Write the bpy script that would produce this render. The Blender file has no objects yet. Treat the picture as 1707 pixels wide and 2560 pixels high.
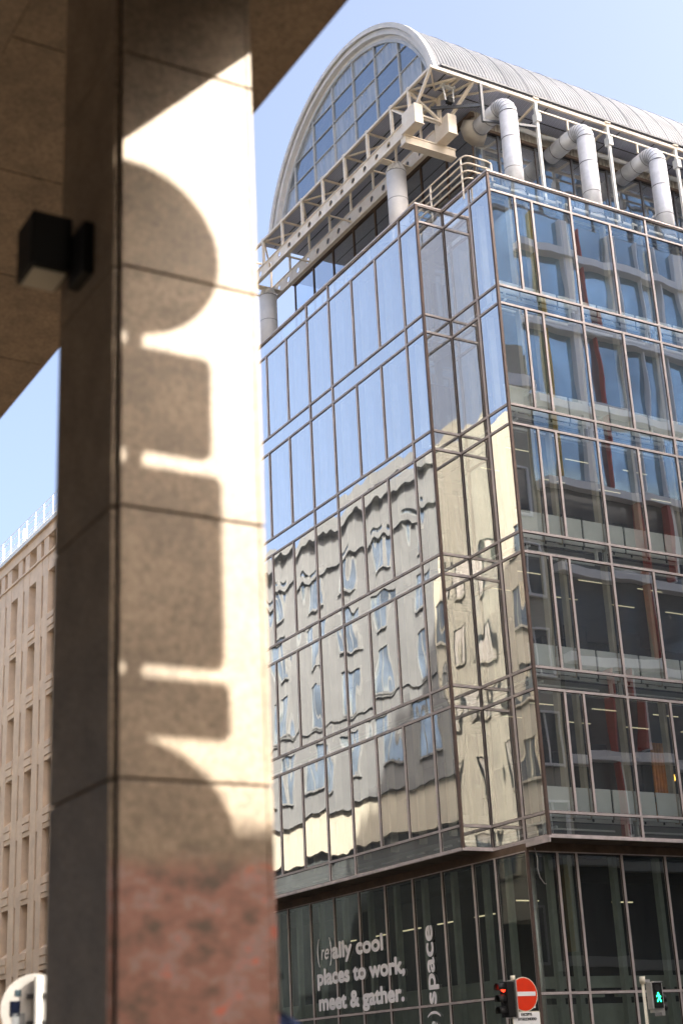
import bpy, bmesh, math, random
from mathutils import Vector, Matrix
random.seed(7)
C = bpy.context.scene.collection
SC = bpy.context.scene
R = math.radians

# ------------------------------------------------------------------ camera, sky, sun, exposure
CX, CY = -22.48715, -28.7415            # eye height is z = 0, the street lies at z = -1.6
YAW, PITCH, ROLL = R(30.830547), R(20.640345), R(-2.836250)
fw = Vector((math.sin(YAW)*math.cos(PITCH), math.cos(YAW)*math.cos(PITCH), math.sin(PITCH)))
r0 = Vector((math.cos(YAW), -math.sin(YAW), 0)); u0 = r0.cross(fw)
rr = math.cos(ROLL)*r0 + math.sin(ROLL)*u0
uu = -math.sin(ROLL)*r0 + math.cos(ROLL)*u0
cd = bpy.data.cameras.new('camera'); cam = bpy.data.objects.new('camera', cd); C.objects.link(cam)
m = Matrix((rr, uu, -fw)).transposed().to_4x4(); m.translation = (CX, CY, 0); cam.matrix_world = m
cd.sensor_fit = 'HORIZONTAL'; cd.sensor_width = 24.0; cd.lens = 24*3733.8118/1707
cd.clip_start = 0.05; cd.clip_end = 3000
cd.dof.use_dof = True; cd.dof.focus_distance = 42; cd.dof.aperture_fstop = 1.5
SC.camera = cam
SUN = Vector((1, -1.2, 1.067)).normalized()
w = bpy.data.worlds.new('World'); SC.world = w; w.use_nodes = True
nt = w.node_tree; bg = nt.nodes['Background']; sky = nt.nodes.new('ShaderNodeTexSky')
sky.sky_type = 'NISHITA'; sky.sun_disc = False
sky.sun_elevation = math.asin(SUN.z); sky.sun_rotation = math.atan2(SUN.x, SUN.y)
sky.altitude = 0; sky.air_density = .7; sky.dust_density = 9.0; sky.ozone_density = .6
nt.links.new(sky.outputs[0], bg.inputs[0]); bg.inputs[1].default_value = 0.15
sl = bpy.data.lights.new('sun', 'SUN'); so = bpy.data.objects.new('sun', sl); C.objects.link(so)
sl.energy = 5.0; sl.angle = R(.3); sl.color = (1, .93, .82)
so.rotation_euler = SUN.to_track_quat('Z', 'Y').to_euler()
SC.view_settings.view_transform = 'Standard'; SC.view_settings.look = 'None'
SC.view_settings.exposure = 2.05; SC.view_settings.gamma = 1
SC.render.engine = 'CYCLES'
SC.cycles.max_bounces = 8; SC.cycles.transparent_max_bounces = 12

# ------------------------------------------------------------------ materials
def newmat(name):
    m = bpy.data.materials.new(name); m.use_nodes = True
    return m, m.node_tree, m.node_tree.nodes['Principled BSDF']
def mat(name, col, rough=.6, metal=0, var=.12, scale=6., bump=0., bscale=40., streak=0, col2=None, spec=.5):
    m, t, b = newmat(name)
    b.inputs['Roughness'].default_value = rough; b.inputs['Metallic'].default_value = metal
    b.inputs['Specular IOR Level'].default_value = spec
    tc = t.nodes.new('ShaderNodeTexCoord'); src = tc.outputs['Object']
    mp = t.nodes.new('ShaderNodeMapping'); t.links.new(src, mp.inputs[0])
    if streak: mp.inputs['Scale'].default_value = (1, 1, streak)
    oi = t.nodes.new('ShaderNodeObjectInfo')
    n = t.nodes.new('ShaderNodeTexNoise'); n.noise_dimensions = '4D'
    n.inputs['Scale'].default_value = scale; n.inputs['Detail'].default_value = 6; n.inputs['Roughness'].default_value = .65
    ml = t.nodes.new('ShaderNodeMath'); ml.operation = 'MULTIPLY'; ml.inputs[1].default_value = 37
    t.links.new(oi.outputs['Random'], ml.inputs[0]); t.links.new(ml.outputs[0], n.inputs['W'])
    t.links.new(mp.outputs[0], n.inputs['Vector'])
    r = t.nodes.new('ShaderNodeValToRGB')
    c = Vector(col); d = Vector(col2) if col2 else c*(1-2*var)
    hi = c*(1+var)
    r.color_ramp.elements[0].position = .3; r.color_ramp.elements[0].color = (*[max(0, v) for v in d], 1)
    r.color_ramp.elements[1].position = .7; r.color_ramp.elements[1].color = (*[min(1, v) for v in hi], 1)
    t.links.new(n.outputs[0], r.inputs[0]); t.links.new(r.outputs[0], b.inputs['Base Color'])
    if bump:
        n2 = t.nodes.new('ShaderNodeTexNoise'); n2.inputs['Scale'].default_value = bscale; n2.inputs['Detail'].default_value = 4
        t.links.new(src, n2.inputs['Vector'])
        bp = t.nodes.new('ShaderNodeBump'); bp.inputs['Strength'].default_value = bump; bp.inputs['Distance'].default_value = .01
        t.links.new(n2.outputs[0], bp.inputs['Height']); t.links.new(bp.outputs[0], b.inputs['Normal'])
    return m
def emis(name, col, s):
    m, t, b = newmat(name); b.inputs['Base Color'].default_value = (*col, 1)
    b.inputs['Emission Color'].default_value = (*col, 1); b.inputs['Emission Strength'].default_value = s
    return m
def glass(name, base=.30, graze=1.7, tint=(.72, .84, .84), wave=.010, wscale=.9, tilt=.006, refl=(1, 1, 1), dirt_veil=.05, patchy=False):
    """coated float glass: part mirror, part see-through, slightly wavy and slightly out of true pane by pane"""
    m, t, b = newmat(name); N = t.nodes; L = t.links
    N.remove(b); out = N['Material Output']
    tc = N.new('ShaderNodeTexCoord'); oi = N.new('ShaderNodeObjectInfo'); ge = N.new('ShaderNodeNewGeometry')
    ad = N.new('ShaderNodeMath'); ad.operation = 'ADD'
    L.new(oi.outputs['Random'], ad.inputs[0]); L.new(ge.outputs['Random Per Island'], ad.inputs[1])
    ml = N.new('ShaderNodeMath'); ml.operation = 'MULTIPLY'; ml.inputs[1].default_value = 91
    L.new(ad.outputs[0], ml.inputs[0])
    mp = N.new('ShaderNodeMapping'); mp.inputs['Scale'].default_value = (1, 1, .5); L.new(tc.outputs['Object'], mp.inputs[0])
    n = N.new('ShaderNodeTexNoise'); n.noise_dimensions = '4D'; n.inputs['Scale'].default_value = wscale
    n.inputs['Detail'].default_value = 1.2; n.inputs['Roughness'].default_value = .4
    L.new(mp.outputs[0], n.inputs['Vector']); L.new(ml.outputs[0], n.inputs['W'])
    bp = N.new('ShaderNodeBump'); bp.inputs['Strength'].default_value = 1; bp.inputs['Distance'].default_value = wave
    L.new(n.outputs[0], bp.inputs['Height'])
    wn = N.new('ShaderNodeTexWhiteNoise'); wn.noise_dimensions = '1D'; L.new(ml.outputs[0], wn.inputs['W'])
    s1 = N.new('ShaderNodeVectorMath'); s1.operation = 'SUBTRACT'; s1.inputs[1].default_value = (.5, .5, .5)
    L.new(wn.outputs['Color'], s1.inputs[0])
    s2 = N.new('ShaderNodeVectorMath'); s2.operation = 'SCALE'; s2.inputs['Scale'].default_value = tilt*2
    L.new(s1.outputs[0], s2.inputs[0])
    s3 = N.new('ShaderNodeVectorMath'); s3.operation = 'ADD'; L.new(bp.outputs[0], s3.inputs[0]); L.new(s2.outputs[0], s3.inputs[1])
    s4 = N.new('ShaderNodeVectorMath'); s4.operation = 'NORMALIZE'; L.new(s3.outputs[0], s4.inputs[0])
    gl = N.new('ShaderNodeBsdfGlossy'); gl.inputs['Roughness'].default_value = 0.0; gl.inputs['Color'].default_value = (*refl, 1)
    L.new(s4.outputs[0], gl.inputs['Normal'])
    tr = N.new('ShaderNodeBsdfTransparent'); tr.inputs[0].default_value = (*tint, 1)
    lw = N.new('ShaderNodeLayerWeight'); lw.inputs['Blend'].default_value = .5   # facing = 1 - cos
    pw = N.new('ShaderNodeMath'); pw.operation = 'POWER'; pw.inputs[1].default_value = 3; L.new(lw.outputs['Facing'], pw.inputs[0])
    ma = N.new('ShaderNodeMath'); ma.operation = 'MULTIPLY_ADD'; ma.inputs[1].default_value = graze; ma.inputs[2].default_value = base
    ma.use_clamp = True; L.new(pw.outputs[0], ma.inputs[0])
    mx = N.new('ShaderNodeMixShader'); L.new(ma.outputs[0], mx.inputs[0]); L.new(tr.outputs[0], mx.inputs[1]); L.new(gl.outputs[0], mx.inputs[2])
    df = N.new('ShaderNodeBsdfDiffuse'); df.inputs[0].default_value = (.55, .56, .55, 1)
    dn = N.new('ShaderNodeTexNoise'); dn.inputs['Scale'].default_value = 3; dn.inputs['Detail'].default_value = 8
    mp2 = N.new('ShaderNodeMapping'); mp2.inputs['Scale'].default_value = (1.5, 1.5, .25); L.new(tc.outputs['Object'], mp2.inputs[0]); L.new(mp2.outputs[0], dn.inputs['Vector'])
    dm = N.new('ShaderNodeMath'); dm.operation = 'MULTIPLY'; dm.inputs[1].default_value = dirt_veil*2; L.new(dn.outputs[0], dm.inputs[0])
    if patchy:
        gt = N.new('ShaderNodeMath'); gt.operation = 'GREATER_THAN'; gt.inputs[1].default_value = .74; L.new(wn.outputs['Value'], gt.inputs[0])
        g2 = N.new('ShaderNodeMath'); g2.operation = 'MULTIPLY_ADD'; g2.inputs[1].default_value = 7; g2.inputs[2].default_value = 1; L.new(gt.outputs[0], g2.inputs[0])
        g3 = N.new('ShaderNodeMath'); g3.operation = 'MULTIPLY'; g3.use_clamp = True; L.new(dm.outputs[0], g3.inputs[0]); L.new(g2.outputs[0], g3.inputs[1]); dm = g3
    mx2 = N.new('ShaderNodeMixShader'); L.new(dm.outputs[0], mx2.inputs[0]); L.new(mx.outputs[0], mx2.inputs[1]); L.new(df.outputs[0], mx2.inputs[2])
    L.new(mx2.outputs[0], out.inputs[0])
    return m

def granite():
    m, t, b = newmat('granite_cladding'); N = t.nodes; L = t.links
    tc = N.new('ShaderNodeTexCoord'); ge = N.new('ShaderNodeNewGeometry')
    fine = N.new('ShaderNodeTexNoise'); fine.inputs['Scale'].default_value = 38; fine.inputs['Detail'].default_value = 5; fine.inputs['Roughness'].default_value = .7
    blot = N.new('ShaderNodeTexNoise'); blot.inputs['Scale'].default_value = 4.5; blot.inputs['Detail'].default_value = 6
    L.new(ge.outputs['Position'], fine.inputs['Vector']); L.new(ge.outputs['Position'], blot.inputs['Vector'])
    r = N.new('ShaderNodeValToRGB'); r.color_ramp.elements[0].position = .3; r.color_ramp.elements[0].color = (.15, .105, .065, 1)
    r.color_ramp.elements[1].position = .7; r.color_ramp.elements[1].color = (.36, .275, .19, 1)
    L.new(fine.outputs[0], r.inputs[0])
    r2 = N.new('ShaderNodeValToRGB'); r2.color_ramp.elements[0].position = .35; r2.color_ramp.elements[0].color = (.72, .72, .72, 1)
    r2.color_ramp.elements[1].position = .65; r2.color_ramp.elements[1].color = (1.0, 1.0, 1.0, 1)
    L.new(blot.outputs[0], r2.inputs[0])
    mu = N.new('ShaderNodeMix'); mu.data_type = 'RGBA'; mu.blend_type = 'MULTIPLY'; mu.inputs[0].default_value = 1
    L.new(r.outputs[0], mu.inputs[6]); L.new(r2.outputs[0], mu.inputs[7])
    # the foot of the pillar is cleaned back to reddish stone with rubbed streaks
    sx = N.new('ShaderNodeSeparateXYZ'); L.new(ge.outputs['Position'], sx.inputs[0])
    mr = N.new('ShaderNodeMapRange'); mr.inputs['From Min'].default_value = .90; mr.inputs['From Max'].default_value = .78
    L.new(sx.outputs['Z'], mr.inputs['Value'])
    wx = N.new('ShaderNodeMapping'); wx.inputs['Scale'].default_value = (5, 5, 7); L.new(ge.outputs['Position'], wx.inputs[0])
    rn = N.new('ShaderNodeTexNoise'); rn.inputs['Scale'].default_value = 1.; rn.inputs['Detail'].default_value = 8; rn.inputs['Roughness'].default_value = .7; L.new(wx.outputs[0], rn.inputs['Vector'])
    rr_ = N.new('ShaderNodeValToRGB')
    e = rr_.color_ramp.elements; e[0].position = .36; e[0].color = (.10, .07, .05, 1); e[1].position = .66; e[1].color = (.50, .11, .055, 1)
    k = e.new(.46); k.color = (.21, .105, .075, 1); k = e.new(.53); k.color = (.27, .125, .09, 1); k = e.new(.58); k.color = (.26, .19, .17, 1)
    L.new(rn.outputs[0], rr_.inputs[0])
    # only on the street face
    sn = N.new('ShaderNodeSeparateXYZ'); L.new(ge.outputs['Normal'], sn.inputs[0])
    ny = N.new('ShaderNodeMath'); ny.operation = 'LESS_THAN'; ny.inputs[1].default_value = -.5; L.new(sn.outputs['Y'], ny.inputs[0])
    mm = N.new('ShaderNodeMath'); mm.operation = 'MULTIPLY'; L.new(mr.outputs[0], mm.inputs[0]); L.new(ny.outputs[0], mm.inputs[1])
    mx = N.new('ShaderNodeMix'); mx.data_type = 'RGBA'; L.new(mm.outputs[0], mx.inputs[0]); L.new(mu.outputs[2], mx.inputs[6]); L.new(rr_.outputs[0], mx.inputs[7])
    L.new(mx.outputs[2], b.inputs['Base Color']); b.inputs['Roughness'].default_value = .55
    bp = N.new('ShaderNodeBump'); bp.inputs['Strength'].default_value = .35; bp.inputs['Distance'].default_value = .004
    L.new(fine.outputs[0], bp.inputs['Height']); L.new(bp.outputs[0], b.inputs['Normal'])
    return m

M = dict(
    mullion=mat('mullion_metal', (.60, .53, .51), .45, .15, .18, 3, .15, 60, .3),
    gasket=mat('gasket', (.055, .035, .03), .7, 0, .1),
    post=mat('corner_metal', (.13, .088, .072), .5, .3, .2, 4, .2, 40, .2),
    cream=mat('cream_paint', (.86, .78, .66), .5, 0, .06, 2.5, .15, 30, col2=(.72, .61, .48)),
    white=mat('white_paint', (.78, .78, .76), .5, 0, .06, 3),
    duct=mat('duct_metal', (.72, .73, .76), .42, .25, .08, 5, .2, 25),
    ring=mat('duct_band', (.17, .17, .18), .5, .5, .1),
    concrete=mat('column_concrete', (.70, .68, .66), .7, 0, .06, 3, .3, 50),
    slab=mat('slab_paint', (.26, .27, .26), .8, 0, .1, 2),
    ceiling=mat('ceiling_panel', (.26, .27, .27), .9, 0, .06, 2),
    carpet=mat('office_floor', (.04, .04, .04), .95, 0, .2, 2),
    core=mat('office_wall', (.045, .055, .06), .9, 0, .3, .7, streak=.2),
    fin=mat('inner_fin', (.60, .52, .40), .5, 0, .08, 3),
    greenfin=mat('green_fin', (.27, .31, .285), .4, 0, .1, 3),
    knee=mat('knee_panel', (.90, .90, .87), .6, 0, .04, 3),
    dark=mat('dark_metal', (.03, .03, .032), .5, .3, .15),
    grey=mat('grey_metal', (.16, .17, .185), .5, .5, .15, 5),
    brown=mat('brown_cladding', (.16, .105, .07), .5, .1, .25, 2),
    rib=mat('rib_cladding', (.55, .50, .42), .55, 0, .1, 4),
    soffit=mat('bay_soffit', (.10, .075, .055), .6, .1, .25, 2),
    lead=mat('deck_felt', (.12, .12, .12), .9, 0, .2, 3),
    granite=granite(),
    joint=mat('joint', (.035, .026, .018), .9, 0, .1),
    black=mat('black_plastic', (.012, .012, .012), .6, 0, .1, spec=.25),
    opal=mat('opal_glass', (.40, .38, .30), .4, 0, .05),
    tan=mat('tan_stone', (.74, .56, .40), .8, 0, .08, 1.3, .2, 20, col2=(.62, .46, .33)),
    asphalt=mat('asphalt', (.055, .055, .055), .9, 0, .2, 3, .4, 80),
    paving=mat('paving', (.17, .13, .085), .85, 0, .12, 2),
    greystone=mat('grey_stone', (.135, .145, .155), .8, 0, .08, 1.2, .2, 15),
    creamstone=mat('cream_stone', (.36, .345, .29), .8, 0, .06, .8, .2, 15),
    red=mat('sign_red', (.72, .035, .005), .4, 0, .05),
    signwhite=mat('sign_white', (.80, .80, .80), .4, 0, .03),
    galv=mat('galvanised', (.50, .49, .47), .45, .6, .1),
    postcream=mat('post_cream', (.68, .63, .50), .5, 0, .06),
    navy=mat('navy_cloth', (.004, .006, .015), 1, 0, .2, 8, .4, 60, spec=.05),
    skin=mat('skin', (.55, .34, .25), .55, 0, .05),
    ink=mat('sign_ink', (.02, .02, .02), .6, 0, .05),
    letter=mat('window_lettering', (.97, .94, .95), .6, 0, .02),
    yellow=mat('yellow_fin', (.62, .38, .03), .5, 0, .1),
    crimson=mat('red_fin', (.42, .03, .015), .5, 0, .1),
    orange=mat('orange_curtain', (.70, .27, .01), .8, 0, .2),
    blueglass=mat('office_blue_glass', (.42, .62, .80), .10, .9, .35, .25),
    skyglass=mat('pale_window', (.42, .50, .56), .08, .8, .35, .6),
    barmetal=mat('window_bar', (.50, .50, .50), .5, .1, .06),
    signback=mat('sign_back', (.33, .30, .22), .5, .2, .12, 8),
    greenred=emis('red_lens', (1, .03, .01), 1.6), green=emis('green_man', (.02, 1, .33), 2.0),
    lamp=emis('ceiling_strip', (1, .86, .55), .22), warm=emis('warm_lamp', (1, .50, .08), 1.3),
    gR=glass('glass_street', .40, 1.5, (.84, .90, .89), .0065, .8, .005),
    gL=glass('glass_avenue', .42, 2.0, (.72, .84, .88), .0105, .95, .007, (1, .975, .93), .10),  # besides dirt, the stronger whitish veil here pales the mirrored sky
    gG=glass('glass_ground', .09, .7, (.66, .70, .66), .004, .9, .004, (.95, 1, .95), .03),
    gT=glass('glass_roof', .30, 1.6, (.62, .72, .80), .005, 1.2, .008, (.93, .96, 1), .10),
    gA=glass('glass_arch', .20, .9, (.42, .52, .62), .006, 1.2, .012, (.85, .92, 1), .05, True),
    gS=glass('glass_far', .5, 1.2, (.45, .45, .42), .006, .9, .01),
)
def mesh_ribs():
    m, t, b = newmat('vault_sheet'); N = t.nodes; L = t.links
    tc = N.new('ShaderNodeTexCoord'); wv = N.new('ShaderNodeTexWave'); wv.wave_type = 'BANDS'; wv.bands_direction = 'X'
    wv.inputs['Scale'].default_value = 2.4; wv.inputs['Distortion'].default_value = 0
    L.new(tc.outputs['Object'], wv.inputs['Vector'])
    n = N.new('ShaderNodeTexNoise'); n.inputs['Scale'].default_value = 1.1; n.inputs['Detail'].default_value = 7; L.new(tc.outputs['Object'], n.inputs['Vector'])
    r = N.new('ShaderNodeValToRGB'); r.color_ramp.elements[0].position = .3; r.color_ramp.elements[0].color = (.42, .425, .42, 1)
    r.color_ramp.elements[1].position = .7; r.color_ramp.elements[1].color = (.54, .545, .54, 1); L.new(n.outputs[0], r.inputs[0])
    L.new(r.outputs[0], b.inputs['Base Color']); b.inputs['Roughness'].default_value = .5; b.inputs['Metallic'].default_value = .1
    bp = N.new('ShaderNodeBump'); bp.inputs['Strength'].default_value = .7; bp.inputs['Distance'].default_value = .016
    L.new(wv.outputs[0], bp.inputs['Height']); L.new(bp.outputs[0], b.inputs['Normal'])
    return m
M['vault'] = mesh_ribs()
def mesh_grill():
    m, t, b = newmat('grille_soffit'); N = t.nodes; L = t.links
    tc = N.new('ShaderNodeTexCoord'); wv = N.new('ShaderNodeTexWave'); wv.wave_type = 'BANDS'; wv.bands_direction = 'X'; wv.inputs['Scale'].default_value = 6
    w2 = N.new('ShaderNodeTexWave'); w2.wave_type = 'BANDS'; w2.bands_direction = 'Y'; w2.inputs['Scale'].default_value = 6
    L.new(tc.outputs['Object'], wv.inputs['Vector']); L.new(tc.outputs['Object'], w2.inputs['Vector'])
    mx = N.new('ShaderNodeMath'); mx.operation = 'MULTIPLY'; L.new(wv.outputs[0], mx.inputs[0]); L.new(w2.outputs[0], mx.inputs[1])
    r = N.new('ShaderNodeValToRGB'); r.color_ramp.elements[0].color = (.25, .27, .36, 1); r.color_ramp.elements[1].color = (.80, .84, .98, 1); r.color_ramp.elements[1].position = .6
    L.new(mx.outputs[0], r.inputs[0]); L.new(r.outputs[0], b.inputs['Base Color']); b.inputs['Roughness'].default_value = .5
    return m
M['grill'] = mesh_grill()

# ------------------------------------------------------------------ mesh helpers
LOC = {}
def wloc(o):
    v = Vector((0, 0, 0))
    while o is not None: v = v + o.location; o = o.parent
    return v
class MB:
    def __init__(s): s.v = []; s.f = []; s.m = []; s.sm = []
    def add(s, vs, fs, mi=0, smooth=False):
        b = len(s.v); s.v += [tuple(v) for v in vs]
        for f in fs: s.f.append(tuple(b+i for i in f)); s.m.append(mi); s.sm.append(smooth)
        return s
    def box(s, x0, x1, y0, y1, z0, z1, mi=0):
        x0, x1 = sorted((x0, x1)); y0, y1 = sorted((y0, y1)); z0, z1 = sorted((z0, z1))
        vs = [(x0,y0,z0),(x1,y0,z0),(x1,y1,z0),(x0,y1,z0),(x0,y0,z1),(x1,y0,z1),(x1,y1,z1),(x0,y1,z1)]
        return s.add(vs, [(0,3,2,1),(4,5,6,7),(0,1,5,4),(1,2,6,5),(2,3,7,6),(3,0,4,7)], mi)
    def bar(s, a, b, wd, h=None, up=(0,0,1), mi=0):
        a = Vector(a); b = Vector(b); h = h or wd; d = (b-a).normalized(); up = Vector(up)
        if abs(d.dot(up)) > .98: up = Vector((1,0,0))
        sx = d.cross(up).normalized()*wd/2; sy = d.cross(sx).normalized()*h/2
        vs = [a-sx-sy, a+sx-sy, a+sx+sy, a-sx+sy, b-sx-sy, b+sx-sy, b+sx+sy, b-sx+sy]
        return s.add(vs, [(0,1,2,3),(7,6,5,4),(0,4,5,1),(1,5,6,2),(2,6,7,3),(3,7,4,0)], mi)
    def tube(s, pts, r, n=16, mi=0, caps=True, smooth=True):
        pts = [Vector(p) for p in pts]; rs = r if isinstance(r, (list, tuple)) else [r]*len(pts)
        b0 = len(s.v); prev = None
        for i, p in enumerate(pts):
            d = (pts[min(i+1, len(pts)-1)]-pts[max(i-1, 0)]).normalized()
            if prev is None:
                q = Vector((0,0,1)) if abs(d.z) < .9 else Vector((1,0,0)); sx = d.cross(q).normalized()
            else: sx = (prev-d*prev.dot(d)).normalized()
            prev = sx; sy = d.cross(sx)
            k = 1.0
            if 0 < i < len(pts)-1:
                d1 = (p-pts[i-1]).normalized(); k = 1/max(.5, d1.dot(d))
            for j in range(n):
                a = 2*math.pi*j/n; s.v.append(tuple(p+(sx*math.cos(a)+sy*math.sin(a))*rs[i]))
        for i in range(len(pts)-1):
            for j in range(n):
                a, b = b0+i*n+j, b0+i*n+(j+1) % n
                s.f.append((a, b, b+n, a+n)); s.m.append(mi); s.sm.append(smooth)
        if caps:
            s.f.append(tuple(b0+j for j in reversed(range(n)))); s.m.append(mi); s.sm.append(False)
            k = b0+(len(pts)-1)*n; s.f.append(tuple(k+j for j in range(n))); s.m.append(mi); s.sm.append(False)
        return s
    def prism(s, poly, axis, t0, t1, mi=0):
        """poly of (a,b) pairs; axis = the extruded axis"""
        def P(a, b, t): return {'x': (t, a, b), 'y': (a, t, b), 'z': (a, b, t)}[axis]
        n = len(poly); vs = [P(a, b, t0) for a, b in poly]+[P(a, b, t1) for a, b in poly]
        fs = [tuple(range(n-1, -1, -1)), tuple(range(n, 2*n))]+[(i, (i+1) % n, n+(i+1) % n, n+i) for i in range(n)]
        return s.add(vs, fs, mi)
    def build(s, name, mats, parent=None, bevel=0, label=None, kind=None, recalc=True):
        mats = mats if isinstance(mats, (list, tuple)) else [mats]
        xs = [v[0] for v in s.v]; ys = [v[1] for v in s.v]; zs = [v[2] for v in s.v]
        c = Vector(((min(xs)+max(xs))/2, (min(ys)+max(ys))/2, min(zs)))
        me = bpy.data.meshes.new(name); me.from_pydata([Vector(v)-c for v in s.v], [], s.f)
        for q in mats: me.materials.append(M[q] if isinstance(q, str) else q)
        for p, mi, sm in zip(me.polygons, s.m, s.sm): p.material_index = mi; p.use_smooth = sm
        if recalc:
            bm = bmesh.new(); bm.from_mesh(me); bmesh.ops.recalc_face_normals(bm, faces=bm.faces); bm.to_mesh(me); bm.free()
        o = bpy.data.objects.new(name, me); C.objects.link(o)
        o.location = c - (wloc(parent) if parent else Vector((0,0,0)))
        if parent: o.parent = parent
        if bevel:
            md = o.modifiers.new('bevel', 'BEVEL'); md.width = bevel; md.segments = 2; md.limit_method = 'ANGLE'
        if label: o['label'] = label
        if kind: o['kind'] = kind
        return o
def thing(name, label, cat, loc, group=None):
    o = bpy.data.objects.new(name, None); C.objects.link(o); o.location = loc; o.empty_display_size = .3
    o['label'] = label; o['category'] = cat
    if group: o['group'] = group
    return o
def tag(o, label, cat, group=None):
    o['label'] = label; o['category'] = cat
    if group: o['group'] = group
    return o
def text(body, name, mat_, parent, origin, xdir, ydir, size, width=None, bold=0., shear=0., ext=.003, spacing=1., align='LEFT'):
    cu = bpy.data.curves.new(name, 'FONT'); cu.body = body; cu.size = size; cu.extrude = ext
    cu.shear = shear; cu.space_character = spacing; cu.align_x = align
    o = bpy.data.objects.new(name, cu); C.objects.link(o); bpy.context.view_layer.update()
    dg = bpy.context.evaluated_depsgraph_get(); me = bpy.data.meshes.new_from_object(o.evaluated_get(dg))
    bpy.data.objects.remove(o)
    xs = [v.co.x for v in me.vertices]; wd = max(xs)-min(xs); x0 = min(xs); k = (width/wd) if width else 1
    X = Vector(xdir).normalized(); Y = Vector(ydir).normalized(); Z = X.cross(Y)
    for v in me.vertices:
        a = (v.co.x-(x0 if align == 'LEFT' else 0))*k; b = v.co.y; c = v.co.z
        v.co = X*a+Y*b+Z*c
    if bold:
        base = [v.co.copy() for v in me.vertices]; faces = [tuple(p.vertices) for p in me.polygons]; nv = len(base)
        vs = []; fs = []
        for i in range(9):
            a = 2*math.pi*i/8; r_ = bold if i < 8 else 0
            off = X*(r_*math.cos(a))+Y*(r_*math.sin(a))+Z*(.00025*i)
            fs += [tuple(q+len(vs) for q in f) for f in faces]; vs += [c_+off for c_ in base]
        me = bpy.data.meshes.new(name); me.from_pydata(vs, [], fs)
    me.materials.clear(); me.materials.append(M[mat_])
    for p in me.polygons: p.material_index = 0
    ob = bpy.data.objects.new(name, me); C.objects.link(ob)
    ob.location = Vector(origin)-(wloc(parent) if parent else Vector((0,0,0)))
    if parent: ob.parent = parent
    return ob
def pt(plane, u, z, d):
    """plane ('x', X, outward -1) or ('y', Y, -1): u runs along the other axis, d = distance outwards"""
    ax, c, sgn = plane
    return (c+sgn*d, u, z) if ax == 'x' else (u, c+sgn*d, z)
def pbox(mb, plane, u0, u1, z0, z1, d0, d1, mi=0):
    a = pt(plane, u0, z0, d0); b = pt(plane, u1, z1, d1)
    return mb.box(a[0], b[0], a[1], b[1], a[2], b[2], mi)
def window(parent, plane, u0, u1, z0, z1, gl, name='window', fw_=.026, out=.035, frame='mullion', label=None, sub='pane', g=.003, back=.05):
    f = MB(); a, b = u0+g, u1-g; c, d = z0+g, z1-g
    pbox(f, plane, a, b, c, c+fw_, -back, out); pbox(f, plane, a, b, d-fw_, d, -back, out)
    pbox(f, plane, a, a+fw_, c+fw_, d-fw_, -back, out); pbox(f, plane, b-fw_, b, c+fw_, d-fw_, -back, out)
    a2, b2, c2, d2 = a+fw_, b-fw_, c+fw_, d-fw_; k = .014
    pbox(f, plane, a2, b2, c2, c2+k, -.02, out*.4, 1); pbox(f, plane, a2, b2, d2-k, d2, -.02, out*.4, 1)
    pbox(f, plane, a2, a2+k, c2+k, d2-k, -.02, out*.4, 1); pbox(f, plane, b2-k, b2, c2+k, d2-k, -.02, out*.4, 1)
    o = f.build(name, [frame, 'gasket'], parent, label=label)
    p = MB(); q = [pt(plane, a2, c2, 0), pt(plane, b2, c2, 0), pt(plane, b2, d2, 0), pt(plane, a2, d2, 0)]
    p.add(q, [(0,1,2,3)])
    if plane[0] == 'x': p.f = [(3,2,1,0)]
    p.build(sub, gl, o, recalc=False)
    return o

# ================================================================== the setting
MB().box(-400, 400, -400, 600, -1.8, -1.6).build('ground', 'asphalt', kind='structure')
MB().box(-60, -15.5, -90, 120, -1.596, -1.47).build('pavement', 'paving', kind='structure')
MB().box(-4.5, 60, -3.5, 33, -1.596, -1.47).build('pavement', 'paving', kind='structure')

# ================================================================== the glass office building
B = thing('glass_office_building', 'glass corner office block with barrel vaulted roof, cream roof truss and white window lettering', 'office building', (0, 0, -1.6))
P = 3.6; ZB = 5.128; S = .557; D = .917; Nn = 2.317
zb = lambda k: ZB+(5-k)*P
zt = lambda k: ZB+(5-k)*P+S
LP = ('x', -D, -1); IP = ('x', 0, -1); RP = ('y', 0, -1); NP = ('y', Nn, -1)
YL = [Nn, 3.28, 4.70, 6.13, 7.57, 9.01, 10.45, 11.88, 13.32, 14.76]
XR = [0, .88, 1.48, 2.91, 4.34, 5.77, 7.21, 8.65]
for k in range(1, 6):
    z0, z1 = zt(k), zb(k-1)
    for a, b in zip(YL, YL[1:]): window(B, LP, a, b, z0, z1, 'gL')
    window(B, NP, -D, 0, z0, z1, 'gR')
    window(B, IP, 0, .946, z0, z1, 'gL'); window(B, IP, .946, Nn, z0, z1, 'gL')
    for a, b in zip(XR, XR[1:]): window(B, RP, a, b, z0, z1, 'gR')
for k in range(0, 6):
    z0, z1 = zb(k), zt(k)
    for a, b in ((Nn, 3.28), (3.28, 7.57), (7.57, 9.01), (9.01, 13.32), (13.32, 14.76)): window(B, LP, a, b, z0, z1, 'gL', 'spandrel_panel')
    window(B, NP, -D, 0, z0, z1, 'gR', 'spandrel_panel')
    window(B, IP, 0, .946, z0, z1, 'gL', 'spandrel_panel'); window(B, IP, .946, Nn, z0, z1, 'gL', 'spandrel_panel')
    for a, b in ((0, 2.91), (2.91, 5.77), (5.77, 8.65)): window(B, RP, a, b, z0, z1, 'gR', 'spandrel_panel')
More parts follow.
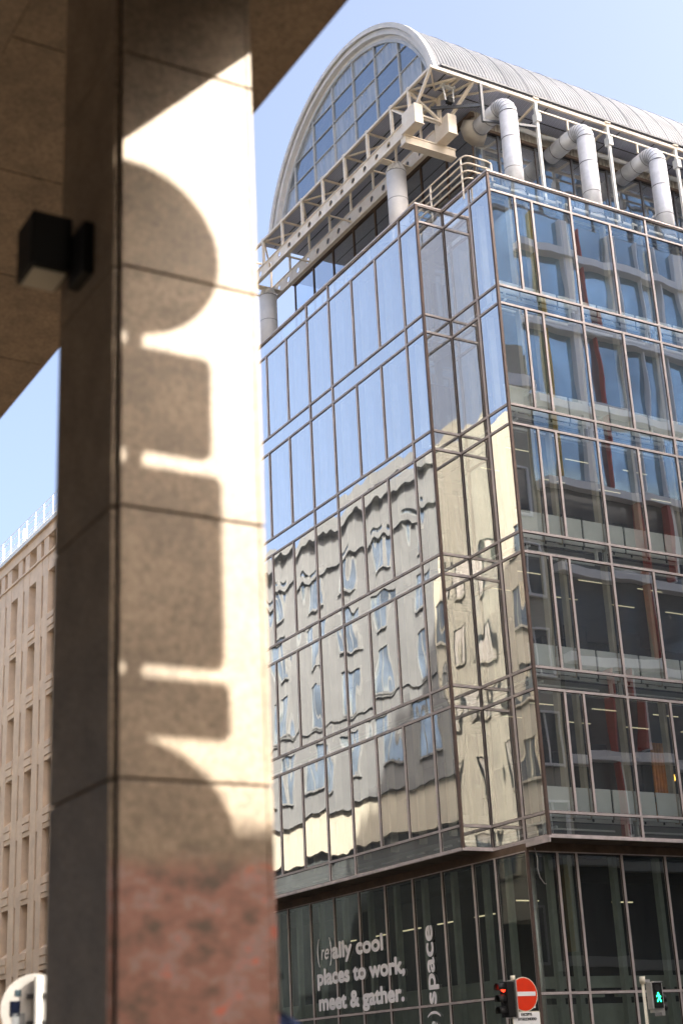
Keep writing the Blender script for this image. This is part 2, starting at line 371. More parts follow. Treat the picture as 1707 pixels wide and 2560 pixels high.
# corner posts in short lengths with open seams
for (x, y, wd) in ((0, 0, .055), (-D, Nn, .055)):
    mb = MB(); z = zb(5)
    while z < zt(0)-.02:
        z2 = min(z+.45, zt(0)); mb.box(x-wd, x+.02, y-wd, y+.02, z, z2-.012); z = z2
    mb.box(x-wd+.006, x+.012, y-wd+.006, y+.012, zb(5), zt(0)-.02)
    mb.build('corner_post', 'post', B)
MB().box(-.035, .0, Nn-.035, Nn, zb(5), zt(0)).build('corner_post', 'mullion', B)
# coping on the parapet and drip edge along the foot of the bays
cp = MB()
cp.box(-.07, .12, -.07, Nn-.06, zt(0), zt(0)+.05); cp.box(-D-.07, -D+.12, Nn-.06, 27, zt(0), zt(0)+.05); cp.box(-D+.12, .12, Nn-.06, Nn+.12, zt(0), zt(0)+.05)
cp.box(.12, 38, -.07, .12, zt(0), zt(0)+.05)
cp.build('coping', 'mullion', B)
for x in (.75, 1.9, 3.1, 4.6, 5.4, 7.0): MB().box(x, x+.06, -.05, .02, zt(0)+.052, zt(0)+.09).build('coping_clip', 'dark', B)
dr = MB(); ze = zb(5)
dr.box(-.05, .03, -.05, Nn-.04, ze-.06, ze); dr.box(-D-.05, -D+.03, Nn-.05, 27, ze-.06, ze); dr.box(-D+.03, -.05, Nn-.05, Nn+.03, ze-.06, ze); dr.box(.03, 38, -.05, .03, ze-.06, ze)
dr.build('drip_edge', 'mullion', B)
# underside of the bays
sf = MB(); sf.box(-D+.03, .1, Nn+.03, 27, ze-.03, ze+.02); sf.box(.03, 38, .03, 1.0, ze-.03, ze+.02)
sj = sf
for i in range(16): sj.box(-D+.04, -.02, 3.28+1.436*i, 3.28+1.436*i+.02, ze-.036, ze-.028, 1)
for i in range(12): sj.box(1.48+1.436*i, 1.5+1.436*i, .04, .9, ze-.036, ze-.028, 1)
sj.build('bay_underside', ['soffit', 'dark'], B)
# floors with ceilings and floor finish
for k in range(0, 6):
    mb = MB(); z0, z1 = zb(k), zt(k)
    for (x0, x1, y0, y1) in ((.55, 38, .55, 26), (-.37, .55, 2.8, 26)):
        mb.box(x0, x1, y0, y1, z0+.12, z1-.14); 
        mb.box(x0+.02, x1, y0+.02, y1, z0+.06, z0+.12, 1); mb.box(x0+.02, x1, y0+.02, y1, z1-.14, z1-.10, 2)
    mb.build('floor_slab', ['slab', 'ceiling', 'carpet'], B)
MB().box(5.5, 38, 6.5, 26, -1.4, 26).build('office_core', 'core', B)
pw_ = MB()
for k in range(1, 6):
    for (x, y0, y1) in ((3.2, 7.2, 10.4), (3.2, 12.2, 14.5)): pw_.box(x, x+.12, y0, y1, zt(k)-.1, zb(k-1)+.06)
    for i in range(4): pw_.box(1.2+2.1*i+.3*(k % 2), 2.0+2.1*i+.3*(k % 2), 5.2, 5.3, zt(k)-.1, zb(k-1)+.06)
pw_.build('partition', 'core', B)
# inner fins behind each mullion, low panels and spandrel brackets
for k in range(1, 6):
    fb = MB(); z0, z1 = zt(k)-.1, zb(k-1)+.1
    for x in XR[1:]+[10.1, 11.5, 13]: pbox(fb, RP, x-.05, x+.05, z0, z1, -.40, -.22)
    fb.build('inner_fin', 'fin', B)
    kb = MB(); x = .1
    for a, b in zip(XR[:-1]+[8.65, 10.1, 11.5], XR[1:]+[10.1, 11.5, 13]):
        nseg = max(1, round((b-a)/.72))
        for i in range(nseg):
            u0, u1 = a+(b-a)*i/nseg, a+(b-a)*(i+1)/nseg
            if k == 1: pbox(kb, RP, u0+.035, u1-.035, zt(k)-.08, zt(k)+.26, -.20, -.16)
            else: pbox(kb, RP, u0+.035, u1-.035, zt(k)-.08, zt(k)+.66, -.20, -.16)
    kb.build('knee_panel', 'knee', B)
    lf = MB()
    for y in YL[1:]: pbox(lf, LP, y-.05, y+.05, z0, z1, -.50, -.30)
    pbox(lf, IP, .95, 1.05, z0, z1, -.5, -.3)
    lf.build('inner_fin', 'fin', B)
    st = MB()
    for j in range(0 if k < 3 else 2):
        for i in range(5):
            xx = .9+i*2.1+.25*j; st.box(xx, xx+.9, 1.5+1.5*j, 1.52+1.5*j, zb(k-1)+.035, zb(k-1)+.058)
    if st.v: st.build('ceiling_light', 'lamp', B)
for k in range(0, 6):
    mb = MB(); z0, z1 = zb(k), zt(k)
    for a, b in ((0, 2.91), (2.91, 5.77), (5.77, 8.65), (8.65, 11.5)):
        for u in (a+.06, b-.26): pbox(mb, RP, u, u+.2, z0+.06, z1-.05, -.34, -.24); pbox(mb, RP, u+.05, u+.15, z0+.14, z1-.16, -.24, -.20, 1)
        pbox(mb, RP, a+.26, b-.26, z1-.16, z1-.07, -.34, -.28)
        pbox(mb, RP, a+.26, b-.26, z0+.05, z0+.10, -.40, -.36)
        pbox(mb, RP, a+.4, b-.5, z0+.22, z0+.26, -.48, -.44)
        for i in range(4): pbox(mb, RP, a+.35+.62*i, a+.39+.62*i, z1-.14, z1-.03, -.28, -.25, 1)
    mb.build('spandrel_bracket', ['knee', 'dark'], B)
    mb = MB()
    for i in range(9): pbox(mb, LP, 3.3+1.3*i, 4.1+1.3*i, z0+.2, z0+.24, -.36, -.30)
    pbox(mb, NP, -D+.1, -.1, z0+.2, z0+.25, -.35, -.3); pbox(mb, IP, .1, 2.2, z0+.2, z0+.25, -.35, -.3); pbox(mb, IP, .1, 2.2, z0+.4, z0+.44, -.35, -.3)
    mb.build('spandrel_bracket', 'knee', B)
# an orange curtain and a lit desk lamp on the lowest office floor
oc = MB()
for i in range(9): oc.tube([(4.85+.05*i, 1.5+.03*(i % 2), zt(5)+.2), (4.9+.05*i, 1.5+.03*(i % 2), zt(5)+2.3)], .04, 8)
tag(oc.build('curtain', 'orange'), 'orange curtain hanging inside the lowest office floor behind the glass', 'curtain')
dl = thing('desk_lamp', 'lit orange desk lamp behind the glass beside the orange curtain', 'desk lamp', (5.0, .95, zt(5)+.7))
MB().tube([(5.0, .95, zt(5)+.7), (5.0, .95, zt(5)+.73)], .09, 16).build('base', 'dark', dl)
MB().tube([(5.0, .95, zt(5)+.72), (5.05, .95, zt(5)+1.1), (4.98, .9, zt(5)+1.3)], .012, 8).build('arm', 'dark', dl)
MB().tube([(5.02, .92, zt(5)+1.32), (4.85, .82, zt(5)+1.2)], [.03, .11], 16).build('lamp_shade', 'warm', dl)
tb = MB(); tb.box(4.2, 5.8, .75, 1.35, zt(5)+.66, zt(5)+.70); 
for x, y in ((4.25, .8), (5.75, .8), (4.25, 1.3), (5.75, 1.3)): tb.box(x-.02, x+.02, y-.02, y+.02, zt(5)-.1, zt(5)+.66)
tag(tb.build('desk', 'carpet'), 'dark desk under the lit orange lamp inside the lowest office floor', 'desk')
# the rest of both fronts past the edge of the photograph
fb = MB(); gp = MB()
for i in range(8):
    a = 14.79+1.436*i; pbox(fb, LP, a-.03, a+.03, zb(5), zt(0), -.05, .035); gp.add([(-D, a, zb(5)), (-D, a+1.4, zb(5)), (-D, a+1.4, zt(0)), (-D, a, zt(0))], [(3,2,1,0)])
for i in range(20):
    a = 8.68+1.436*i; pbox(fb, RP, a-.03, a+.03, zb(5), zt(0), -.05, .035); gp.add([(a, 0, zb(5)), (a+1.4, 0, zb(5)), (a+1.4, 0, zt(0)), (a, 0, zt(0))], [(0,1,2,3)])
for k in range(6):
    for z in (zb(k), zt(k)): pbox(fb, LP, 14.82, 26.3, z-.03, z+.03, -.045, .03); pbox(fb, RP, 8.71, 37.4, z-.03, z+.03, -.045, .03)
fo = fb.build('facade_grid', 'mullion', B); gp.build('pane', 'gR', fo, recalc=False)
MB().box(-D, 38, 26.2, 26.3, -1.4, zt(0)).build('party_wall', 'greystone', B)

# ---------------- ground floor
GL = ('x', 0, -1); GR = ('y', .95, -1)
YG = [.95, 2.28, 3.26, 4.70, 6.14, 7.58, 9.02, 10.46, 11.9, 13.34, 14.78, 16.22, 17.66, 19.1, 20.54, 21.98, 23.42, 24.86, 26.2]
XG = [0, .9, 1.5, 2.94, 4.38, 5.82, 7.26, 8.7, 10.14, 11.58]
for (z0, z1) in ((1.57, 4.9), (-1.45, 1.57)):
    for a, b in zip(YG, YG[1:]): window(B, GL, a, b, z0, z1, 'gG', 'shop_window', fw_=.026)
    for a, b in zip(XG, XG[1:]): window(B, GR, a, b, z0, z1, 'gG', 'shop_window', fw_=.026)
hb = MB(); hb.box(-.04, .1, .91, 27, 4.9, ze-.031); hb.box(.1, 38, .91, 1.05, 4.9, ze-.031); hb.build('lintel', 'brown', B)
hb = MB(); hb.box(-.05, .0, -.04, .9, ze-.16, ze-.062); hb.build('lintel', 'mullion', B)
MB().box(-.05, .02, .9, .95, -1.45, 4.9).build('corner_post', 'post', B)
MB().tube([(.32, 1.28, -1.45), (.32, 1.28, 4.9)], .10, 20).build('column', 'galv', B, label='round steel column behind the ground floor corner glass')
fb = MB()
for y in YG[1:]: fb.box(.30, .45, y-.07, y+.07, -1.4, 4.88)
for x in XG[1:]: fb.box(x-.05, x+.09, 1.25, 1.42, -1.4, 4.88)
fb.build('inner_fin', 'greenfin', B)
gw = MB(); gw.box(.6, .7, 3.2, 16, -1.4, 2.05); gw.box(.75, 8, 1.75, 1.85, -1.4, 1.35); gw.box(.75, 8, 1.72, 1.86, 1.72, 2.0)
gw.box(.75, 2.6, 1.72, 1.84, 1.5, 1.58); gw.box(3.0, 6.0, 1.72, 1.84, 1.5, 1.58)
gw.build('knee_panel', 'greenfin', B)
gb = MB(); gb.box(.5, 12, 1.6, 26, 4.86, 4.9); gb.build('ceiling', 'core', B)
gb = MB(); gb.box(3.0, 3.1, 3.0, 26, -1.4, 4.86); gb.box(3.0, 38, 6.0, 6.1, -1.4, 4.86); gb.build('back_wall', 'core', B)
gb = MB()
for y in (4.2, 6.0, 7.8, 9.6, 11.4): gb.box(1.2, 1.26, y, y+.9, 3.75, 3.78)
for x in (.8, 3.9): gb.box(x, x+.7, 2.6, 2.64, 3.9, 3.93)
gb.build('ceiling_light', 'lamp', B)
MB().tube([(.18, .86, 4.96), (.22, .84, 4.7), (.2, .84, 4.45), (.24, .83, 4.25), (.36, .83, 4.1), (.42, .83, 4.1)], .014, 8).build('loose_cable', 'galv', B)
# lettering
TX = -.04
text('(', 'lettering', 'letter', B, (TX, 11.53, 3.19), (0,-1,0), (0,0,1), .86, .13, 0, 0)
text('r', 'lettering', 'letter', B, (TX, 11.30, 3.19), (0,-1,0), (0,0,1), .64, .19, .004, .35)
text('e', 'lettering', 'letter', B, (TX, 11.09, 3.19), (0,-1,0), (0,0,1), .64, .25, .004, .35)
text(')', 'lettering', 'letter', B, (TX, 10.80, 3.19), (0,-1,0), (0,0,1), .86, .13, 0, 0)
text('ally cool', 'lettering', 'letter', B, (TX, 10.62, 3.19), (0,-1,0), (0,0,1), .60, 2.80, .031, 0)
text('places to work,', 'lettering', 'letter', B, (TX, 11.56, 2.50), (0,-1,0), (0,0,1), .60, 4.80, .031, 0)
text('meet & gather.', 'lettering', 'letter', B, (TX, 11.52, 1.79), (0,-1,0), (0,0,1), .60, 4.65, .031, 0)
text('space', 'lettering', 'letter', B, (TX, 5.24+.06, 1.62), (0,0,1), (0,1,0), .66, 1.95, .020, 0)
text(')', 'lettering', 'letter', B, (TX, 5.30, 1.28), (0,0,1), (0,1,0), .66, .15, .004, 0)
text('r', 'lettering', 'letter', B, (TX, 5.30, .72), (0,0,1), (0,1,0), .60, .19, .004, .35)
text('e', 'lettering', 'letter', B, (TX, 5.30, .93), (0,0,1), (0,1,0), .60, .25, .004, .35)
text('(', 'lettering', 'letter', B, (TX, 5.30, .48), (0,0,1), (0,1,0), .66, .15, .004, 0)

# ---------------- roof terrace and set-back top storey
MB().box(.13, 38, .13, 26, zb(0)+.1, zb(0)+.2).box(-D+.13, .13, Nn+.14, 26, zb(0)+.1, zb(0)+.2).build('roof_deck', 'lead', B)
ZR = zb(0)+.2
TL = ('x', 1.45, -1); TR = ('y', 2.4, -1)
yt = [2.4+1.44*i for i in range(9)]; xt = [1.45, 2.41, 3.86, 5.3, 6.74, 8.18, 9.62, 11.06, 12.5]
for a, b in zip(yt, yt[1:]):
    window(B, TL, a, b, ZR, 25.6, 'gT', 'clerestory_window', frame='brown'); window(B, TL, a, b, 25.6, 27.5, 'gT', 'clerestory_window', frame='brown')
for a, b in zip(xt, xt[1:]): window(B, TR, a, b, ZR, 27.15, 'gT', 'clerestory_window', frame='grey')
tr_ = MB(); 
for i in range(90): x = 1.5+.13*i; tr_.box(x, x+.07, 2.33, 2.36, 27.2, 27.74)
tr_.box(1.45, 38, 2.36, 2.44, 27.16, 27.74); tr_.build('ribbed_cladding', 'rib', B)
MB().box(1.37, 1.52, 2.3, 14, 27.5, 27.66).box(1.52, 38, 2.29, 2.34, 27.1, 27.2).build('top_rail', 'brown', B)
MB().box(4.5, 38, 5.5, 14, ZR, 27.7).build('plant_room', 'core', B)
MB().box(1.5, 38, 2.5, 14, 27.66, 27.73).build('ceiling', 'ceiling', B)
# canopy soffit
cs = MB(); cs.box(-.84, 40, 1.08, 12.3, 27.75, 27.80); cs.build('canopy_soffit', 'grill', B)
cj = MB()
for i in range(20): cj.box(-.8+1.44*i, -.77+1.44*i, 1.1, 12.2, 27.742, 27.749)
cj.box(-.84, 40, 1.9, 1.94, 27.738, 27.742); cj.box(-.3, -.26, 1.1, 12.2, 27.734, 27.738)
cj.build('canopy_joint', 'dark', B)
# vault
VC = (6.6, 26.55); RO = 5.5
V0 = MB(); n = 72; a0, a1 = R(-13.2+27.2), R(180-14)
prof = [(VC[0]-RO*math.cos(a0+(a1-a0)*i/n), VC[1]+RO*math.sin(a0+(a1-a0)*i/n)) for i in range(n+1)]
prin = [(VC[0]-(RO-.10)*math.cos(a0+(a1-a0)*i/n), VC[1]+(RO-.10)*math.sin(a0+(a1-a0)*i/n)) for i in range(n+1)]
vs = []; fs = []
for x in (-.6, 40):
    for q in (prof, prin):
        vs += [(x, y, z) for y, z in q]
k = n+1
for i in range(n):
    fs += [(i, i+1, 2*k+i+1, 2*k+i), (k+i, 3*k+i, 3*k+i+1, k+i+1), (i, k+i, k+i+1, i+1), (2*k+i, 2*k+i+1, 3*k+i+1, 3*k+i)]
V0.add(vs, fs, 0, True); vault = V0.build('vault_roof', 'vault', B)
def ring_strip(x0, x1, r0_, r1_, mb, mi=0, ang=(a0, a1), n=72):
    vs = []; fs = []
    for i in range(n+1):
        a = ang[0]+(ang[1]-ang[0])*i/n; c, s_ = -math.cos(a), math.sin(a)
        for (x, r) in ((x0, r0_), (x0, r1_), (x1, r1_), (x1, r0_)): vs.append((x, VC[0]+r*c, VC[1]+r*s_))
    for i in range(n):
        for j in range(4): fs.append((4*i+j, 4*i+(j+1) % 4, 4*i+4+(j+1) % 4, 4*i+4+j))
    fs += [(3,2,1,0), (4*n, 4*n+1, 4*n+2, 4*n+3)]
    mb.add(vs, fs, mi); return mb
mb = MB(); ring_strip(-.66, -.50, 5.40, 5.56, mb); ring_strip(-.56, -.28, 5.22, 5.40, mb); ring_strip(-.40, -.22, 5.10, 5.22, mb)
mb.build('verge', 'concrete', vault)
mb = MB(); x = .6
while x < 34: ring_strip(x, x+.02, 5.5, 5.512, mb, n=40); x += .81
mb.build('seam', 'grey', vault)
mb = MB()
for j, a in enumerate((R(62), R(66))):
    for i in range(110):
        x = .2+.31*i+.1*j; y = VC[0]-5.51*math.cos(a); z = VC[1]+5.51*math.sin(a); mb.box(x, x+.05, y-.02, y+.02, z-.012, z+.015)
mb.build('fixing_bolts', 'dark', vault, kind='stuff')
mb = MB(); mb.box(-.5, 40, 1.10, 1.34, 27.81, 27.98); mb.box(-.5, 40, 1.04, 1.12, 27.90, 27.96); mb.build('eaves_gutter', 'grey', vault)
mb = MB(); mb.box(-.62, -.45, 1.2, 12.1, 27.81, 27.93); mb.build('sill_strip', 'brown', vault)
# arched end window
aw = MB(); ring_strip(-.42, -.30, 5.00, 5.10, aw)
for y in (3.42, 4.80, 6.17, 7.54, 8.92, 10.30, 11.2, 2.2):
    h = math.sqrt(max(.01, 5.04**2-(y-VC[0])**2))+VC[1]; aw.box(-.42, -.32, y-.018, y+.018, 27.93, h)
zrow = [29.22+.80*i for i in range(5)]
for z in zrow:
    if z-VC[1] < 5.0:
        h = math.sqrt(5.02**2-(z-VC[1])**2); aw.box(-.40, -.32, VC[0]-h, VC[0]+h, z-.012, z+.012)
arch = aw.build('arch_window', 'barmetal', B)
pn = MB(); ys = [1.5, 2.2, 3.42, 4.80, 6.17, 7.54, 8.92, 10.30, 11.2, 11.9]; zs = [27.93]+zrow+[31.7]
for a, b in zip(ys, ys[1:]):
    for c, d in zip(zs, zs[1:]):
        q = []
        for i in range(5): q.append((a+(b-a)*i/4, c))
        top = []
        for i in range(4, -1, -1):
            y = a+(b-a)*i/4; rr2 = 5.06**2-(y-VC[0])**2
            zz = min(d, VC[1]+math.sqrt(rr2)) if rr2 > 0 else c
            top.append((y, max(c, zz)))
        if max(t_[1] for t_ in top) > c+.02: pn.add([(-.36, y, z) for y, z in q+top], [tuple(range(9, -1, -1))])
pn.build('pane', 'gA', arch, recalc=False)

# ---------------- columns, pierced beams and truss of the avenue side
for y in (4.03, 12.65):
    c = MB().tube([(-.37, y, ZR), (-.37, y, 25.93)], .31, 32).build('column', 'concrete', B)
    rb = MB()
    for z in (23.9, 24.94, 25.93): rb.tube([(-.37, y, z-.008), (-.37, y, z+.008)], .314, 32)
    rb.build('joint_band', 'ring', c)
    cc = MB()
    for i in range(12):
        a = 2*math.pi*i/12; cc.bar((-.37+.30*math.cos(a), y+.30*math.sin(a), 25.95), (-.37+.17*math.cos(a), y+.17*math.sin(a), 26.26), .02, .07)
    cc.tube([(-.37, y, 25.94), (-.37, y, 26.26)], [.27, .14], 20); cc.build('capital', 'concrete', c)
def pierced(x, ya, yb, z0, z1, h0, name='pierced_beam'):
    mb = MB(); t = .012; zc = (z0+z1)/2; hh = (z1-z0)/2-.03; step = .72; r = .105; n = 16
    y = h0
    ys_ = []
    while y-step/2 > ya: y -= step
    segs = []
    while y+step/2 <= yb:
        if y-step/2 >= ya: segs.append(y)
        y += step
    for yc in segs:
        for sgn in (-1, 1):
            inner = []; outer = []
            for i in range(n):
                a = 2*math.pi*(i+.5)/n; c_, s_ = math.cos(a), math.sin(a)
                inner.append((x+sgn*t, yc+r*c_, zc+r*s_))
                k_ = min((step/2)/abs(c_), hh/abs(s_)); outer.append((x+sgn*t, yc+k_*c_, zc+k_*s_))
            mb.add(inner+outer, [(i, (i+1) % n, n+(i+1) % n, n+i) for i in range(n)])
            # fill the four corners of the cell
            for cy, cz in ((1, 1), (-1, 1), (-1, -1), (1, -1)):
                best = sorted(outer, key=lambda q: (q[1]-(yc+cy*step/2))**2+(q[2]-(zc+cz*hh))**2)[:2]
                mb.add([best[0], best[1], (x+sgn*t, yc+cy*step/2, zc+cz*hh)], [(0,1,2)])
        vs = [(x+s2*t, yc+r*math.cos(2*math.pi*(i+.5)/n), zc+r*math.sin(2*math.pi*(i+.5)/n)) for s2 in (-1, 1) for i in range(n)]
        mb.add(vs, [(i, (i+1) % n, n+(i+1) % n, n+i) for i in range(n)])
    a_, b_ = segs[0]-step/2, segs[-1]+step/2
    if a_ > ya: mb.box(x-t, x+t, ya, a_, zc-hh, zc+hh)
    if b_ < yb: mb.box(x-t, x+t, b_, yb, zc-hh, zc+hh)
    mb.box(x-.045, x+.09, ya, yb, z0, z0+.03); mb.box(x-.045, x+.09, ya, yb, z1-.03, z1)
    return mb.build(name, 'cream', B)
b1 = pierced(-.9, 2.55, 14.1, 26.27, 26.74, 3.53)
b2 = pierced(.15, 2.55, 14.1, 26.22, 26.74, 3.42)
for (x0, x1) in ((-1.03, -.74), (.16, .47)):
    mb = MB(); mb.box(x0, x1, 1.84, 1.87, 26.27, 26.93); mb.box(x0, x0+.03, 1.87, 2.55, 26.27, 26.93); mb.box(x1-.03, x1, 1.87, 2.55, 26.27, 26.93)
    mb.box(x0+.03, x1-.03, 1.87, 2.55, 26.27, 26.31); mb.box(x0-.02, x1+.02, 1.82, 2.6, 26.24, 26.268); mb.build('beam_end_box', 'cream', B)
mb = MB(); mb.box(-1.0, .85, 2.48, 2.78, 26.20, 26.235); mb.box(-1.0, .85, 2.48, 2.78, 25.93, 25.965); mb.box(-.98, .83, 2.51, 2.75, 25.965, 26.20); mb.build('cross_girder', 'cream', B)
for y in (3.9, 12.5): MB().box(-.9, .15, y, y+.26, 26.24, 26.268).build('bearing_plate', 'cream', B)
for i in range(1, 8):
    if i % 2: MB().bar((-.88, 3.3+1.436*i, 26.36), (.13, 3.3+1.436*i, 26.36), .05).build('cross_tie', 'cream', B)
CH = 27.68; NY = [2.28, 3.28]+[3.28+1.436*i for i in range(1, 8)]
truss = MB(); tw = .085
truss.bar((-.9, .98, CH), (-.9, 13.4, CH), tw, tw); truss.build('truss_chord', 'cream', B)
MB().bar((-.855, 1.02, CH), (38, 1.02, CH), .09, .10).build('truss_chord', 'cream', B)
MB().bar((.15, 1.07, CH), (.15, 13.4, CH), .07, .07).build('truss_chord', 'cream', B)
for i, y in enumerate(NY):
    MB().bar((-.9, y, 26.75), (-.9, y, CH-.05), .085, .085).build('truss_post', 'cream', B); MB().bar((.15, y, 26.75), (.15, y, CH-.04), .065, .065).build('truss_post', 'cream', B)
    mb = MB(); mb.bar((-.85, y, CH), (.11, y, CH), .06, .06)
    if i+1 < len(NY):
        if i % 2: mb.bar((-.85, y+.03, CH-.01), (.11, NY[i+1]-.03, CH-.01), .055, .055)
        else: mb.bar((.11, y+.03, CH-.01), (-.85, NY[i+1]-.03, CH-.01), .055, .055)
    mb.build('truss_brace', 'cream', B)
    MB().box(-.95, -.85, y-.06, y+.06, CH+.045, CH+.075).build('truss_cleat', 'cream', B)
def tb_(a, b, w_, h_): MB().bar(a, b, w_, h_).build('truss_brace', 'cream', B)
tb_((-.9, 1.02, CH), (-.88, 1.93, 26.93), .08, .08); tb_((.62, 1.02, CH), (.36, 1.93, 26.93), .085, .085)
tb_((-.88, 2.28, CH-.04), (.13, 2.2, 26.85), .07, .07); tb_((-.88, 2.2, 26.85), (.13, 2.2, 26.82), .06, .06)
tb_((-.86, 2.28, CH), (.13, 1.07, CH), .06, .06); tb_((.15, 2.28, CH), (.62, 1.07, CH), .06, .06)
tb_((.15, 2.28, CH), (1.5, 1.07, CH), .055, .055); tb_((-.88, 3.28, CH-.04), (-.88, 2.5, 26.9), .06, .06); tb_((.15, 2.2, 26.75), (.15, 2.2, CH), .07, .07)
tb_((-.88, 3.28, CH-.03), (.13, 2.4, 26.9), .055, .055); tb_((-.9, 1.07, CH-.01), (-.2, 1.9, CH-.01), .05, .05); tb_((-.2, 1.9, CH-.02), (.1, 1.07, CH-.02), .05, .05)

# low pipe rail behind the avenue parapet
mb = MB(); mb.tube([(-.7, 3.2, 24.02), (-.7, 24, 24.02)], .025, 8)
for i in range(14): mb.box(-.74, -.66, 3.9+1.44*i, 3.98+1.44*i, 23.3, 24.0)
mb.build('pipe_rail', 'cream', B)
# posts and rails of the street side
for x in (2.9, 5.72, 8.55, 11.4, 14.3):
    mb = MB(); mb.bar((x, 1.02, ZR), (x, 1.02, CH-.05), .09, .09); p_ = mb.build('canopy_post', 'white', B)
    MB().box(x-.07, x+.10, .92, 1.14, 26.92, 27.22).build('bracket', 'white', p_)
    MB().box(x-.1, x+.1, .94, 1.10, CH+.05, CH+.10).build('cleat', 'cream', p_)
    MB().bar((x, 1.08, CH-.1), (x-.1, 2.3, CH-.35), .06, .07).build('strut', 'cream', p_)
mb = MB(); mb.bar((2.95, 1.02, 27.36), (16, 1.02, 27.36), .05, .05)
for x in (4.1, 6.9, 9.7): mb.bar((x, 1.02, 27.0), (x, 1.02, 27.36), .05, .05)
mb.build('secondary_rail', 'cream', B)
mb = MB(); mb.bar((.85, 1.02, CH-.05), (.85, 1.02, 26.3), .09, .09); mb.bar((.85, 1.02, 26.35), (2.9, 1.02, 26.75), .07, .08); mb.bar((-.1, 2.3, 27.3), (.82, 1.06, 26.9), .07, .09); mb.build('canopy_post', 'grey', B)
mb = MB(); pts = [(1.6+.35*i, 2.12+.008*math.sin(i*2.1), 27.42+.012*math.sin(i*1.7)) for i in range(50)]; mb.tube(pts, .075, 10); mb.build('lagged_pipe', 'white', B)
# large bent exhaust ducts
def duct(x):
    r, y0, zc, er = .275, .62, 26.93, .42
    vp = MB().tube([(x, y0, ZR), (x, y0, zc-er)], r, 36); d_ = vp.build('exhaust_duct', 'duct', B)
    el = MB(); pts = [(x, y0+er-er*math.cos(R(a)), zc-er+er*math.sin(R(a))) for a in (0, 15, 30, 45, 60, 75, 90)]; el.tube(pts, r*1.0, 36, smooth=False); el.build('elbow', 'duct', d_)
    hz = MB(); hz.tube([(x, y0+er, zc), (x, 2.33, zc)], r-.005, 36); hz.build('branch', 'duct', d_)
    def band(a, b, k): MB().tube([a, b], r+k, 36).build('clamp_band', 'ring', d_)
    for z in (23.75, 24.55, 25.6, zc-er): band((x, y0, z-.009), (x, y0, z+.009), .006)
    for p, q in zip(pts[1:], pts[2:]):
        t_ = (Vector(q)-Vector(p)).normalized(); mid = Vector(p); band(mid-t_*.007, mid+t_*.007, .005)
    for y in (1.05, 1.5, 2.0): band((x, y, zc), (x, y+.016, zc), .004)
    return d_
for x in (1.48, 4.40, 7.28, 10.2): duct(x)
mb = MB(); mb.tube([(1.48, 2.05, 26.93), (1.48, 2.38, 26.95)], [.29, .5], 8); mb.build('duct_hood', 'rib', B)
# railing on the corner terrace
mb = MB()
for i, z in enumerate((23.95, 24.2, 24.45, 24.7)):
    arc = [(-.15+.18-.18*math.cos(R(a)), .95-.18*math.sin(R(a)), z) for a in (0, 30, 60, 90)]
    end = [(.62, .77, z), (.74, .75, z-.04), (.76, .75, z-.12)] if i == 3 else [(.74, .77, z)]
    mb.tube([(-.15, 4.6, z)]+arc+end, .024, 10)
mb.tube([(.76, .75, 24.6), (.76, .75, ZR)], .028, 10)
for y in (4.55, 2.6, .98): mb.bar((-.15, y, ZR), (-.15, y, 24.7), .05, .03)
mb.build('railing', 'cream', B)
MB().box(.02, .16, .45, 2.3, zt(0)+.052, zt(0)+.20).build('terrace_kerb', 'dark', B)
fl = thing('floodlight', 'black floodlight hanging on a white bracket inside the corner of the cream roof truss', 'floodlight', (.1, 1.55, 27.0))
MB().box(-.06, .14, 1.45, 1.6, 27.02, 27.2).build('lamp_housing', 'black', fl, bevel=.01)
mb = MB(); mb.bar((-.09, 1.52, 27.1), (-.16, 1.55, 27.7), .02, .05); mb.bar((.17, 1.52, 27.1), (.24, 1.55, 27.7), .02, .05); mb.box(-.2, .28, 1.5, 1.62, 27.6, 27.7); mb.build('bracket', 'white', fl)

# ================================================================== arcade building we look out from
A = thing('arcade_building', 'granite arcade building with a square pillar and panelled ceiling in the blurred foreground', 'building', (-20, -22.6, -1.6))
K = 1.14
PX0, PX1, PY0, PY1 = -20.2334, -19.498, -23.0415, -22.283
JZ = [CY*0+z*K for z in (4.186+1.052, 4.186, 3.130, 2.078, 1.030, -.02, -1.07, -1.42)]
SOF = 5.138*K; EDGE = CX+3.337*K
MB().box(PX0+.03, PX1-.03, PY0+.03, PY1-.03, -1.47, SOF).build('pillar_core', 'joint', A)
cl = MB(); g = .006
for zh, zl_ in zip(JZ, JZ[1:]):
    a_, b_ = zl_+g, min(zh-g, SOF-.002)
    cl.box(PX0+.030, PX1-.03, PY0, PY0+.028, a_, b_)           # street face
    cl.box(PX1-.028, PX1, PY0+.0, PY1, a_, b_)
    cl.box(PX0, PX0+.028, PY0+.034, PY1, a_, b_)               # inner face
    cl.box(PX0+.03, PX1-.03, PY1-.028, PY1, a_, b_)
cl.build('pillar', 'granite', A, bevel=.004)
